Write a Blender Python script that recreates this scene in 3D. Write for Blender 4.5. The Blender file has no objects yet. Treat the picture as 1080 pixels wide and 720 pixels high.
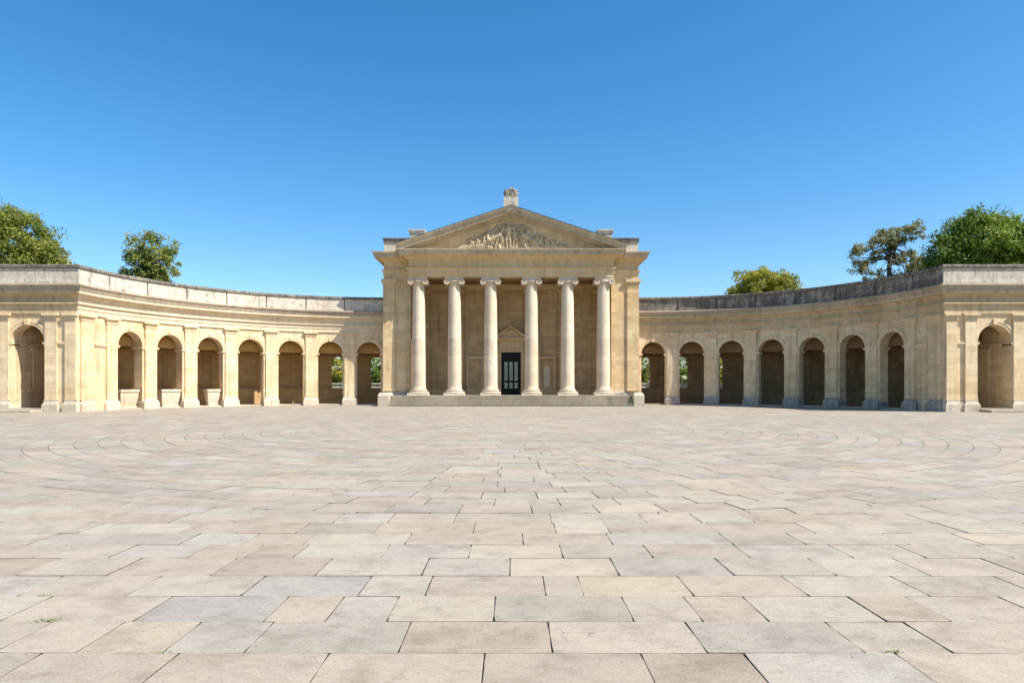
import bpy, bmesh, math, random
import numpy as np
from mathutils import Vector, noise as mnoise

random.seed(7)
rng = np.random.default_rng(11)
S = bpy.context.scene
COL = S.collection
PI = math.pi

# ------------------------------------------------------------------ materials
def lin(r, g, b):
    f = lambda c: c / 12.92 if c <= .04045 else ((c + .055) / 1.055) ** 2.4
    return (f(r / 255), f(g / 255), f(b / 255), 1)

class NT:
    def __init__(self, name):
        self.m = bpy.data.materials.new(name); self.m.use_nodes = True
        self.t = self.m.node_tree; self.t.nodes.clear()
        self.out = self.n('ShaderNodeOutputMaterial'); self.bs = self.n('ShaderNodeBsdfPrincipled')
        self.l(self.bs.outputs[0], self.out.inputs[0])
        self.bs.inputs['Specular IOR Level'].default_value = .25
        self.bs.inputs['Roughness'].default_value = .85
    def n(self, t, **k):
        o = self.t.nodes.new(t)
        for a, b in k.items(): setattr(o, a, b)
        return o
    def l(self, a, b): self.t.links.new(a, b)
    def noise(self, vec, scale, detail=4, rough=.55, dim='3D', w=None, dist=0):
        o = self.n('ShaderNodeTexNoise'); o.noise_dimensions = dim
        o.inputs['Scale'].default_value = scale; o.inputs['Detail'].default_value = detail
        o.inputs['Roughness'].default_value = rough; o.inputs['Distortion'].default_value = dist
        if vec is not None: self.l(vec, o.inputs['Vector'])
        if w is not None: self.l(w, o.inputs['W'])
        return o.outputs['Fac']
    def ramp(self, f, a, b, va=0., vb=1.):
        o = self.n('ShaderNodeMapRange'); o.clamp = True
        o.inputs[1].default_value = a; o.inputs[2].default_value = b
        o.inputs[3].default_value = va; o.inputs[4].default_value = vb
        self.l(f, o.inputs[0]); return o.outputs[0]
    def mix(self, fac, a, b, mode='MIX'):
        o = self.n('ShaderNodeMix'); o.data_type = 'RGBA'; o.blend_type = mode
        if isinstance(fac, float): o.inputs[0].default_value = fac
        else: self.l(fac, o.inputs[0])
        for i, c in ((6, a), (7, b)):
            if isinstance(c, tuple): o.inputs[i].default_value = c
            else: self.l(c, o.inputs[i])
        return o.outputs[2]
    def math(self, op, a, b):
        o = self.n('ShaderNodeMath'); o.operation = op
        for i, c in ((0, a), (1, b)):
            if isinstance(c, (int, float)): o.inputs[i].default_value = c
            else: self.l(c, o.inputs[i])
        return o.outputs[0]
    def bump(self, h, strength, dist, prev=None):
        o = self.n('ShaderNodeBump'); o.inputs['Strength'].default_value = strength
        o.inputs['Distance'].default_value = dist; self.l(h, o.inputs['Height'])
        if prev is not None: self.l(prev, o.inputs['Normal'])
        return o.outputs[0]
    def mapping(self, vec, sc):
        o = self.n('ShaderNodeMapping'); o.inputs['Scale'].default_value = sc
        self.l(vec, o.inputs['Vector']); return o.outputs[0]

def stone(name, base, light, dark, course=.42, width=.95, joint=.5, var=.5, streak=.25, lichen=0., lich_col=(.07, .065, .06, 1), lich_scale=1.6, bump=.5):
    T = NT(name)
    uv = T.n('ShaderNodeUVMap'); uv.uv_map = 'UVMap'
    geo = T.n('ShaderNodeNewGeometry'); pos = geo.outputs['Position']
    br = T.n('ShaderNodeTexBrick'); T.l(uv.outputs[0], br.inputs['Vector'])
    br.offset = .5; br.inputs['Scale'].default_value = 1
    br.inputs['Brick Width'].default_value = width; br.inputs['Row Height'].default_value = course
    br.inputs['Mortar Size'].default_value = .006; br.inputs['Mortar Smooth'].default_value = .3
    br.inputs['Bias'].default_value = 0
    br.inputs['Color1'].default_value = (0, 0, 0, 1); br.inputs['Color2'].default_value = (1, 1, 1, 1)
    br.inputs['Mortar'].default_value = (.5, .5, .5, 1)
    n1 = T.noise(pos, .35, 5, .6); n2 = T.noise(pos, 2.2, 6, .65); n3 = T.noise(pos, 22, 5, .7)
    c = T.mix(T.ramp(n1, .35, .65), base, light)
    c = T.mix(T.math('MULTIPLY', T.ramp(n2, .5, .75), .7), c, dark)
    bb = T.mix(br.outputs['Color'], (1 - .28 * var, 1 - .30 * var, 1 - .34 * var, 1), (1 + .12 * var, 1 + .12 * var, 1 + .1 * var, 1))
    c = T.mix(1., c, bb, 'MULTIPLY')
    # rain streaks
    st = T.noise(T.mapping(pos, (2.2, 2.2, .18)), 1.4, 5, .6)
    c = T.mix(T.math('MULTIPLY', T.ramp(st, .5, .72), streak), c, (dark[0] * .55, dark[1] * .55, dark[2] * .6, 1))
    c = T.mix(T.ramp(n3, .3, .75, 0., .22), c, (dark[0] * .6, dark[1] * .6, dark[2] * .6, 1))
    if lichen > 0:
        la = T.math('ADD', T.math('MULTIPLY', T.noise(T.mapping(pos, (1, 1, 1.5)), lich_scale, 8, .72, dist=.4), .55), T.math('MULTIPLY', T.noise(T.mapping(pos, (1.6, 1.6, .22)), lich_scale * 1.4, 6, .65), .45))
        lb = T.noise(pos, 9., 5, .7)
        lf = T.math('ADD', la, T.math('MULTIPLY', T.math('SUBTRACT', lb, .5), .35))
        t = .68 - .34 * lichen
        c = T.mix(T.math('MULTIPLY', T.ramp(lf, t - .05, t + .09), .82), c, lich_col)
    c = T.mix(T.math('MULTIPLY', br.outputs['Fac'], joint), c, (dark[0] * .35, dark[1] * .33, dark[2] * .3, 1))
    T.l(c, T.bs.inputs['Base Color'])
    h = T.math('SUBTRACT', T.math('ADD', T.math('MULTIPLY', n3, .35), T.math('MULTIPLY', n2, .5)), T.math('MULTIPLY', br.outputs['Fac'], .6 * joint))
    T.l(T.bump(h, bump, .02), T.bs.inputs['Normal'])
    return T.m

WARM = dict(base=(.65, .445, .225, 1), light=(.70, .535, .32, 1), dark=(.44, .30, .165, 1))
M = {}
M['stone'] = stone('ashlar_limestone', **WARM, streak=.45, var=.55, joint=.5, course=.37, width=1.25)
M['stone_plain'] = stone('dressed_limestone', **WARM, course=30, width=2.6, joint=.35, var=.25, streak=.3)
CREAM = dict(base=(.71, .515, .295, 1), light=(.78, .625, .415, 1), dark=(.50, .35, .195, 1))
M['cream'] = stone('cream_ashlar_limestone', **CREAM, streak=.5, var=.5, joint=.5, course=.37, width=1.25)
M['cream_plain'] = stone('cream_dressed_limestone', **CREAM, course=30, width=2.6, joint=.35, var=.25, streak=.3)
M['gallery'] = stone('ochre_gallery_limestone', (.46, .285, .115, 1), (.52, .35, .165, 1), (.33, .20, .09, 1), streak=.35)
M['gallery_shade_toned'] = stone('shade_toned_gallery_limestone', (.29, .19, .095, 1), (.35, .24, .13, 1), (.19, .125, .065, 1), streak=.5, var=.8, joint=.7)  # darker gallery stone for the right wing: its interior shade put into the colour
M['vault_shade_toned'] = stone('shade_toned_vault_limestone', (.22, .13, .055, 1), (.27, .165, .08, 1), (.15, .09, .04, 1), streak=.4)  # darker vault copy, the right gallery's dimness painted into the stone colour
M['cymatium'] = stone('weathered_cymatium_stone', (.40, .325, .235, 1), (.50, .41, .30, 1), (.26, .21, .155, 1), course=30, width=1.9, joint=.5, var=.5, streak=.5, lichen=.25, lich_col=(.17, .145, .115, 1), lich_scale=2.)
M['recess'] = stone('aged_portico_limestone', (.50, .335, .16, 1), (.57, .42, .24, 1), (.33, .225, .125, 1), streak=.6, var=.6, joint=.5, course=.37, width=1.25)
M['rake'] = stone('weathered_rake_stone', (.50, .395, .26, 1), (.58, .475, .335, 1), (.33, .26, .18, 1), course=30, width=1.9, joint=.5, var=.5, streak=.6, lichen=.15, lich_col=(.18, .15, .115, 1), lich_scale=1.6)
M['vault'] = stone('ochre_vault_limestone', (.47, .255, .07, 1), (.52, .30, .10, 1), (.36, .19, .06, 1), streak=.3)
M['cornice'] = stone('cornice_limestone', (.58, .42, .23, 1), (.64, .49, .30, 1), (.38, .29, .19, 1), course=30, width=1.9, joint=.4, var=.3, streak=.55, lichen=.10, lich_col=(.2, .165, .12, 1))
M['column'] = stone('column_limestone', (.64, .515, .365, 1), (.70, .595, .46, 1), (.46, .365, .255, 1), course=1.36, width=60, joint=.55, var=.45, streak=.4, bump=.4)
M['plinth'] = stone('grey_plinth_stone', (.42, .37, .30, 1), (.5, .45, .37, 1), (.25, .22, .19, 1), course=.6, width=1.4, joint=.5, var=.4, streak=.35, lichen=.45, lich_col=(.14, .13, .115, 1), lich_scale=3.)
M['step'] = stone('worn_step_stone', (.45, .385, .29, 1), (.54, .47, .365, 1), (.28, .245, .185, 1), course=30, width=1.7, joint=.6, var=.5, streak=.1, lichen=.22, lich_col=(.22, .19, .14, 1), lich_scale=1.2)
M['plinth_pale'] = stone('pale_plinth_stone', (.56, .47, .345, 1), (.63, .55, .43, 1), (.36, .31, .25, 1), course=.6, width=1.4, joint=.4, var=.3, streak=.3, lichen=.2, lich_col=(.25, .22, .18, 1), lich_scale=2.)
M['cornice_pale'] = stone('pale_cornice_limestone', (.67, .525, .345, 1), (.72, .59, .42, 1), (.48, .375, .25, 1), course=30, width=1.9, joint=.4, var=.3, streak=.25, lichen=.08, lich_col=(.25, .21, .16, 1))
M['parapet_pale'] = stone('pale_parapet_stone', (.57, .49, .39, 1), (.64, .57, .47, 1), (.34, .30, .25, 1), course=.55, width=40, joint=.3, var=.15, streak=.3  , lichen=.36, lich_col=(.15, .135, .115, 1), lich_scale=1.9)
M['parapet_dark'] = stone('lichened_parapet_stone', (.36, .30, .235, 1), (.45, .39, .31, 1), (.19, .16, .13, 1), course=.55, width=3.1, joint=.5, var=.4, streak=.7, lichen=.66, lich_col=(.075, .066, .058, 1), lich_scale=1.3)
M['coping'] = stone('blackened_coping_stone', (.21, .185, .155, 1), (.33, .29, .24, 1), (.1, .09, .08, 1), course=30, width=1.3, joint=.5, var=.5, streak=.3, lichen=.55, lich_col=(.05, .046, .043, 1), lich_scale=2.2)
M['relief'] = stone('carved_relief_stone', (.54, .41, .25, 1), (.60, .475, .31, 1), (.33, .25, .165, 1), course=30, width=30, joint=0., var=0., streak=.3, lichen=.32, lich_col=(.17, .15, .125, 1), lich_scale=1.8, bump=.8)
M['crest'] = stone('weathered_crest_stone', (.32, .28, .215, 1), (.42, .37, .29, 1), (.16, .14, .11, 1), course=30, width=30, joint=0., var=0., streak=.3, lichen=.5, lich_col=(.1, .09, .08, 1), lich_scale=4., bump=.8)

def simple(name, col, rough=.6, spec=.3, metal=0.):
    T = NT(name); pos = T.n('ShaderNodeNewGeometry').outputs['Position']
    f = T.noise(pos, 6, 5, .6)
    c = T.mix(T.ramp(f, .3, .7), (col[0] * .75, col[1] * .75, col[2] * .75, 1), (col[0] * 1.15, col[1] * 1.15, col[2] * 1.15, 1))
    T.l(c, T.bs.inputs['Base Color']); T.bs.inputs['Roughness'].default_value = rough
    T.bs.inputs['Specular IOR Level'].default_value = spec; T.bs.inputs['Metallic'].default_value = metal
    return T.m
M['lead'] = simple('lead_roof', (.085, .085, .09), .6)
M['door'] = simple('dark_green_door_paint', (.006, .009, .007), .5, .2)
M['iron'] = simple('iron_grille', (.02, .022, .02), .5, .4)

def glass():
    T = NT('old_window_glass'); pos = T.n('ShaderNodeNewGeometry').outputs['Position']
    f = T.noise(pos, 5, 3, .5)
    T.l(T.mix(f, (.26, .34, .31, 1), (.50, .57, .53, 1)), T.bs.inputs['Base Color'])
    T.bs.inputs['Roughness'].default_value = .08; T.bs.inputs['Specular IOR Level'].default_value = .8
    T.l(T.bump(T.noise(pos, 9, 2), .15, .02), T.bs.inputs['Normal'])
    return T.m
M['glass'] = glass()

def paving_mat():
    T = NT('paving_stone')
    at = T.n('ShaderNodeAttribute'); at.attribute_name = 'tint'
    geo = T.n('ShaderNodeNewGeometry'); pos = geo.outputs['Position']
    w = T.math('MULTIPLY', at.outputs['Alpha'], 53.)
    a = T.noise(pos, 2.6, 8, .7, '4D', w); b = T.noise(T.mapping(pos, (3.5, 8, 3)), 2.2, 6, .7, '4D', w, dist=.6)
    g = T.noise(pos, 60, 4, .75); pit = T.noise(pos, 34, 3, .6, '4D', w); spk = T.noise(pos, 130, 2, .6)
    big = T.noise(pos, .22, 4, .6); mid = T.noise(pos, .9, 6, .65)
    c = T.mix(T.ramp(a, .35, .62, 0., .9), at.outputs['Color'], T.mix(1., at.outputs['Color'], (1.17, 1.14, 1.08, 1), 'MULTIPLY'))
    c = T.mix(T.ramp(a, .36, .50, .7, 0.), c, T.mix(1., c, (.80, .76, .70, 1), 'MULTIPLY'))
    c = T.mix(T.ramp(b, .48, .68, 0., .75), c, T.mix(1., c, (.80, .77, .73, 1), 'MULTIPLY'))
    c = T.mix(T.ramp(g, .5, .64, 0., .75), c, T.mix(1., c, (.72, .69, .66, 1), 'MULTIPLY'))
    c = T.mix(T.ramp(g, .28, .42, .3, 0.), c, T.mix(1., c, (1.2, 1.19, 1.17, 1), 'MULTIPLY'))
    c = T.mix(T.ramp(pit, .64, .70, 0., .7), c, T.mix(1., c, (.55, .5, .45, 1), 'MULTIPLY'))
    c = T.mix(T.ramp(big, .35, .65, 0., .28), c, T.mix(1., c, (.88, .86, .84, 1), 'MULTIPLY'))
    c = T.mix(T.ramp(mid, .5, .68, 0., .5), c, T.mix(1., c, (.84, .81, .77, 1), 'MULTIPLY'))
    c = T.mix(T.ramp(mid, .32, .46, .4, 0.), c, T.mix(1., c, (1.1, 1.09, 1.06, 1), 'MULTIPLY'))
    c = T.mix(T.ramp(spk, .55, .68, 0., .55), c, T.mix(1., c, (.68, .65, .62, 1), 'MULTIPLY'))
    # hairline cracks and scuffs
    vo = T.n('ShaderNodeTexVoronoi'); vo.feature = 'DISTANCE_TO_EDGE'; vo.voronoi_dimensions = '4D'
    vo.inputs['Scale'].default_value = .9; T.l(w, vo.inputs['W'])
    pv = T.n('ShaderNodeVectorMath'); pv.operation = 'ADD'
    nz = T.n('ShaderNodeTexNoise'); nz.inputs['Scale'].default_value = 4; T.l(pos, nz.inputs['Vector'])
    sc = T.n('ShaderNodeVectorMath'); sc.operation = 'SCALE'; sc.inputs[3].default_value = .35; T.l(nz.outputs['Color'], sc.inputs[0])
    T.l(pos, pv.inputs[0]); T.l(sc.outputs[0], pv.inputs[1]); T.l(pv.outputs[0], vo.inputs['Vector'])
    cr = T.math('MULTIPLY', T.ramp(vo.outputs['Distance'], 0., .0035, 1., 0.), T.ramp(T.noise(pos, 1.1, 3, .6, '4D', w), .64, .68))
    c = T.mix(T.math('MULTIPLY', cr, .6), c, (.12, .1, .085, 1))
    T.l(c, T.bs.inputs['Base Color']); T.bs.inputs['Roughness'].default_value = .8
    T.bs.inputs['Specular IOR Level'].default_value = .2
    h = T.math('ADD', T.math('MULTIPLY', g, .35), T.math('ADD', T.math('MULTIPLY', a, .9), T.math('MULTIPLY', b, .8)))
    h = T.math('SUBTRACT', h, T.math('ADD', T.ramp(pit, .64, .70, 0., .7), cr))
    T.l(T.bump(h, .42, .012), T.bs.inputs['Normal'])
    return T.m
M['paving'] = paving_mat()

def ground_mat(name, c1, c2, sc=1.5):
    T = NT(name); pos = T.n('ShaderNodeNewGeometry').outputs['Position']
    f = T.noise(pos, sc, 8, .7)
    T.l(T.mix(T.ramp(f, .3, .7), c1, c2), T.bs.inputs['Base Color'])
    T.l(T.bump(T.noise(pos, sc * 12, 5, .7), .6, .03), T.bs.inputs['Normal']); T.bs.inputs['Roughness'].default_value = .95
    return T.m
M['joint'] = ground_mat('joint_sand', (.06, .05, .038, 1), (.16, .135, .10, 1), 3)
M['grass'] = ground_mat('grass_ground', (.05, .085, .02, 1), (.10, .13, .04, 1), 1.2)
M['bark'] = ground_mat('bark', (.05, .04, .03, 1), (.13, .105, .08, 1), 5)

def leaf_mat(name, c1, c2, c3):
    T = NT(name); at = T.n('ShaderNodeAttribute'); at.attribute_name = 'tint'
    cr = T.n('ShaderNodeValToRGB'); e = cr.color_ramp.elements
    e[0].color = c1; e[1].color = c3; m = e.new(.5); m.color = c2
    T.l(at.outputs['Fac'], cr.inputs[0]); T.l(cr.outputs[0], T.bs.inputs['Base Color'])
    T.bs.inputs['Roughness'].default_value = .55; T.bs.inputs['Specular IOR Level'].default_value = .3
    tr = T.n('ShaderNodeBsdfTranslucent'); T.l(cr.outputs[0], tr.inputs[0])
    ms = T.n('ShaderNodeMixShader'); ms.inputs[0].default_value = .38
    T.l(T.bs.outputs[0], ms.inputs[1]); T.l(tr.outputs[0], ms.inputs[2]); T.l(ms.outputs[0], T.out.inputs[0])
    return T.m
M['leaf_mid'] = leaf_mat('mid_green_leaves', (0.098, 0.132, 0.018, 1), (0.221, 0.246, 0.039, 1), (0.416, 0.384, 0.077, 1))
M['leaf_bright'] = leaf_mat('bright_green_leaves', (0.075, 0.13, 0.016, 1), (0.17, 0.245, 0.03, 1), (0.32, 0.38, 0.06, 1))
M['leaf_olive'] = leaf_mat('yellow_green_leaves', (0.161, 0.186, 0.021, 1), (0.343, 0.335, 0.043, 1), (0.545, 0.466, 0.077, 1))
M['leaf_grey'] = leaf_mat('grey_green_leaves', (0.143, 0.156, 0.061, 1), (0.286, 0.270, 0.110, 1), (0.468, 0.384, 0.187, 1))
M['leaf_fresh'] = leaf_mat('fresh_green_leaves', (0.117, 0.156, 0.033, 1), (0.234, 0.264, 0.055, 1), (0.390, 0.372, 0.099, 1))
M['leaf_dark'] = leaf_mat('dark_green_leaves', (0.030, 0.074, 0.021, 1), (0.060, 0.121, 0.034, 1), (0.121, 0.186, 0.051, 1))

# ------------------------------------------------------------------ mesh builder
class MB:
    def __init__(s): s.v = []; s.f = []; s.uv = []; s.sm = []
    def face(s, pts, uvs=None, smooth=False):
        i = len(s.v); s.v.extend([tuple(p) for p in pts]); s.f.append(list(range(i, i + len(pts))))
        if uvs is None:
            n = Vector((0, 0, 0))
            for k in range(len(pts)):
                a = Vector(pts[k]); b = Vector(pts[(k + 1) % len(pts)])
                n += a.cross(b)
            ax = max(range(3), key=lambda q: abs(n[q]))
            uvs = [((p[0], p[1]) if ax == 2 else (p[1], p[2]) if ax == 0 else (p[0], p[2])) for p in pts]
        s.uv.extend(uvs); s.sm.append(smooth)
    def box(s, x0, x1, y0, y1, z0, z1, skip=''):
        a = [(x0, y0, z0), (x1, y0, z0), (x1, y1, z0), (x0, y1, z0), (x0, y0, z1), (x1, y0, z1), (x1, y1, z1), (x0, y1, z1)]
        for k, q in (('b', (3, 2, 1, 0)), ('t', (4, 5, 6, 7)), ('f', (0, 1, 5, 4)), ('k', (2, 3, 7, 6)), ('l', (3, 0, 4, 7)), ('r', (1, 2, 6, 5))):
            if k not in skip: s.face([a[j] for j in q])
    def frustum(s, b, t):   # b, t = (x0,x1,y0,y1,z)
        a = [(b[0], b[2], b[4]), (b[1], b[2], b[4]), (b[1], b[3], b[4]), (b[0], b[3], b[4]), (t[0], t[2], t[4]), (t[1], t[2], t[4]), (t[1], t[3], t[4]), (t[0], t[3], t[4])]
        for q in ((3, 2, 1, 0), (4, 5, 6, 7), (0, 1, 5, 4), (2, 3, 7, 6), (3, 0, 4, 7), (1, 2, 6, 5)): s.face([a[j] for j in q])
    def lathe(s, prof, n=40, c=(0, 0, 0), axis='z', caps=True):
        def P(r, h, t):
            a, b = r * math.cos(t), r * math.sin(t)
            return (c[0] + a, c[1] + b, c[2] + h) if axis == 'z' else (c[0] + a, c[1] + h, c[2] + b)
        for (r0, h0), (r1, h1) in zip(prof, prof[1:]):
            for k in range(n):
                t0, t1 = 2 * PI * k / n, 2 * PI * (k + 1) / n
                s.face([P(r0, h0, t0), P(r0, h0, t1), P(r1, h1, t1), P(r1, h1, t0)],
                       [(t0 * .55, h0), (t1 * .55, h0), (t1 * .55, h1), (t0 * .55, h1)], True)
        if caps:
            for r, h in (prof[0], prof[-1]): s.face([P(r, h, 2 * PI * k / n) for k in range(n)])
    def extrude(s, poly, axis, a, b):   # poly in the plane, extruded along axis ('x' or 'y')
        f = (lambda p, t: (t, p[0], p[1])) if axis == 'x' else (lambda p, t: (p[0], t, p[1]))
        n = len(poly)
        s.face([f(p, a) for p in poly]); s.face([f(p, b) for p in reversed(poly)])
        for k in range(n):
            p, q = poly[k], poly[(k + 1) % n]
            s.face([f(p, a), f(p, b), f(q, b), f(q, a)])
    def sweep(s, st, prof, u0=0, caps=True):   # st: (x, y, ox, oy); prof: (p, z)
        us = [u0]
        for a, b in zip(st, st[1:]): us.append(us[-1] + math.hypot(a[0] - b[0], a[1] - b[1]))
        Q = [[(x + p * ox, y + p * oy, z) for p, z in prof] for x, y, ox, oy in st]
        vs = [prof[0][1]]
        for a, b in zip(prof, prof[1:]): vs.append(vs[-1] + math.hypot(a[0] - b[0], a[1] - b[1]))
        for i in range(len(st) - 1):
            for k in range(len(prof) - 1):
                s.face([Q[i][k], Q[i + 1][k], Q[i + 1][k + 1], Q[i][k + 1]],
                       [(us[i], vs[k]), (us[i + 1], vs[k]), (us[i + 1], vs[k + 1]), (us[i], vs[k + 1])])
        if caps: s.face(Q[0]); s.face(list(reversed(Q[-1])))
    def tube(s, pts, rad, n=7):
        rings = []
        for i, p in enumerate(pts):
            p = Vector(p); d = (Vector(pts[min(i + 1, len(pts) - 1)]) - Vector(pts[max(i - 1, 0)])).normalized()
            a = d.orthogonal().normalized(); b = d.cross(a)
            if rings:
                pa = s._a - d * s._a.dot(d)
                if pa.length > 1e-4: a = pa.normalized(); b = d.cross(a)
            s._a = a
            rings.append([tuple(p + (a * math.cos(2 * PI * k / n) + b * math.sin(2 * PI * k / n)) * rad[i]) for k in range(n)])
        for A, B in zip(rings, rings[1:]):
            for k in range(n): s.face([A[k], A[(k + 1) % n], B[(k + 1) % n], B[k]], None, True)
    def build(s, name, mat, parent=None, merge=True):
        me = bpy.data.meshes.new(name); me.from_pydata(s.v, [], s.f)
        ul = me.uv_layers.new(name='UVMap'); ul.data.foreach_set('uv', [c for q in s.uv for c in q])
        me.polygons.foreach_set('use_smooth', s.sm)
        if merge:
            bm = bmesh.new(); bm.from_mesh(me); bmesh.ops.remove_doubles(bm, verts=bm.verts, dist=1e-4)
            bmesh.ops.recalc_face_normals(bm, faces=bm.faces); bm.to_mesh(me); bm.free()
        me.materials.append(mat); me.update()
        o = bpy.data.objects.new(name, me); COL.objects.link(o)
        if parent: put(o, parent)
        return o

def put(o, parent):
    """parent o keeping its world place (things and parts are only translated)"""
    o.parent = parent
    base = Vector((0, 0, 0)); q = parent
    while q: base += q.location; q = q.parent
    o.location = o.location - base
def tag(o, label=None, cat=None, group=None, kind=None):
    if label: o['label'] = label
    if cat: o['category'] = cat
    if group: o['group'] = group
    if kind: o['kind'] = kind
    return o
def empty(name, loc, label, cat, group=None):
    o = bpy.data.objects.new(name, None); COL.objects.link(o); o.location = loc; o.empty_display_size = .3
    return tag(o, label, cat, group)
def dup(o, parent, off):
    c = o.copy(); COL.objects.link(c); c.parent = parent; c.location = Vector(o.location) + Vector(off)
    for ch in list(o.children):
        k = ch.copy(); COL.objects.link(k); k.parent = c
    return c

# ------------------------------------------------------------------ curved wall helpers
def arcwall(mb, P, s0, s1, d0, d1, z0, z1, ops, R=1., ds=.05, u0=0., faces='fb'):
    """wall along s, thickness d0..d1, with arched openings (sc, radius, sill, spring). R scales s to metres"""
    D0 = d0 if callable(d0) else (lambda s: d0); D1 = d1 if callable(d1) else (lambda s: d1)
    def pt(s, side, z):
        x, y = P(s, D0(s) if side == 0 else D1(s)); return (x, y, z)
    def strip(a, b, za0, zb0, zt):
        for side in (0, 1):
            if 'fb'[side] not in faces: continue
            mb.face([pt(a, side, za0), pt(b, side, zb0), pt(b, side, zt), pt(a, side, zt)],
                    [(u0 + a * R, za0), (u0 + b * R, zb0), (u0 + b * R, zt), (u0 + a * R, zt)])
    cur = s0
    def plain(a, b):
        n = max(1, int(math.ceil((b - a) / ds)))
        for k in range(n): strip(a + (b - a) * k / n, a + (b - a) * (k + 1) / n, z0, z0, z1)
    N = 18
    for sc, r, sill, spr in sorted(ops):
        h = r / R
        plain(cur, sc - h)
        pts = [(sc - h * math.cos(PI * k / N), spr + r * math.sin(PI * k / N)) for k in range(N + 1)]
        for (a, za), (b, zb) in zip(pts, pts[1:]):
            strip(a, b, za, zb, z1)
            if sill > z0: strip(a, b, z0, z0, sill)
            mb.face([pt(a, 0, za), pt(b, 0, zb), pt(b, 1, zb), pt(a, 1, za)])
            if sill > z0: mb.face([pt(a, 0, sill), pt(b, 0, sill), pt(b, 1, sill), pt(a, 1, sill)])
        for e in (sc - h, sc + h):
            mb.face([pt(e, 0, max(sill, z0)), pt(e, 1, max(sill, z0)), pt(e, 1, spr), pt(e, 0, spr)], [(0, max(sill, z0)), (.8, max(sill, z0)), (.8, spr), (0, spr)])
        cur = sc + h
    plain(cur, s1)
    for side_s in (s0, s1): mb.face([pt(side_s, 0, z0), pt(side_s, 1, z0), pt(side_s, 1, z1), pt(side_s, 0, z1)])

def sbox(mb, P, s0, s1, d0, d1, z0, z1, n=2, R=1., top=None):
    """box in (s, d, z); top=(shrink_s, shrink_d) tapers the upper end"""
    ts, td = top or (0, 0)
    def q(s, d, z): x, y = P(s, d); return (x, y, z)
    B = [s0 + (s1 - s0) * k / n for k in range(n + 1)]
    T = [s0 + ts + (s1 - s0 - 2 * ts) * k / n for k in range(n + 1)]
    for k in range(n):
        b0, b1, t0, t1 = B[k], B[k + 1], T[k], T[k + 1]
        mb.face([q(b0, d0, z0), q(b1, d0, z0), q(t1, d0 + td, z1), q(t0, d0 + td, z1)], [(b0 * R, z0), (b1 * R, z0), (t1 * R, z1), (t0 * R, z1)])
        mb.face([q(b0, d1, z0), q(b1, d1, z0), q(t1, d1, z1), q(t0, d1, z1)], [(b0 * R, z0), (b1 * R, z0), (t1 * R, z1), (t0 * R, z1)])
        mb.face([q(t0, d0 + td, z1), q(t1, d0 + td, z1), q(t1, d1, z1), q(t0, d1, z1)])
        mb.face([q(b0, d0, z0), q(b1, d0, z0), q(b1, d1, z0), q(b0, d1, z0)])
    for b, t in ((B[0], T[0]), (B[-1], T[-1])):
        mb.face([q(b, d0, z0), q(b, d1, z0), q(t, d1, z1), q(t, d0 + td, z1)])

def archivolt(mb, P, sc, r, spr, w, p, R=1., N=20):
    def q(rad, t, d):
        s = sc - rad / R * math.cos(t); x, y = P(s, d); return (x, y, spr + rad * math.sin(t))
    for k in range(N):
        a, b = PI * k / N, PI * (k + 1) / N
        r0, r1, r2 = r - .003, r + w * .55, r + w
        for (ra, rb, d) in ((r0, r1, -p * .6), (r1, r2, -p)):
            mb.face([q(ra, a, d), q(ra, b, d), q(rb, b, d), q(rb, a, d)])
        mb.face([q(r1, a, -p * .6), q(r1, b, -p * .6), q(r1, b, -p), q(r1, a, -p)])
        mb.face([q(r2, a, -p), q(r2, b, -p), q(r2, b, .0), q(r2, a, .0)])
        mb.face([q(r0, a, -p * .6), q(r0, b, -p * .6), q(r0, b, .0), q(r0, a, .0)])
    for t in (0, PI): mb.face([q(r - .003, t, -p), q(r + w, t, -p), q(r + w, t, 0), q(r - .003, t, 0)])

# ------------------------------------------------------------------ arcade wings and end pavilions
CX, CY, RW = 10.62, 41.7, 16.35
TH0, PITCH = .186, .1937
THC = math.acos((42.4 - CY) / RW)                 # the corner with the end pavilion
XC = CX + RW * math.sin(THC)
ENT = [(0., 6.08), (.10, 6.10), (.10, 6.38), (.145, 6.40), (.145, 6.64), (.19, 6.66), (.26, 6.70), (.26, 6.77), (.06, 6.79), (.06, 7.10), (.13, 7.12), (.16, 7.22), (.22, 7.24), (.22, 7.28), (.42, 7.31),
       (.43, 7.33), (.43, 7.47), (.2, 7.475)]
CYM = [(.2, 7.47), (.455, 7.475), (.46, 7.50), (.48, 7.56), (.53, 7.68), (.59, 7.76), (.61, 7.78), (.61, 7.86), (.30, 7.94), (-.10, 7.95)]
PAR = [(-.10, 7.90), (.34, 7.935), (.34, 8.10), (.31, 8.12), (.31, 8.86), (-.10, 8.87)]
COP = [(-.14, 8.85), (.36, 8.86), (.40, 8.90), (.40, 9.03), (.36, 9.09), (.1, 9.12), (-.16, 9.10)]

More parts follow.
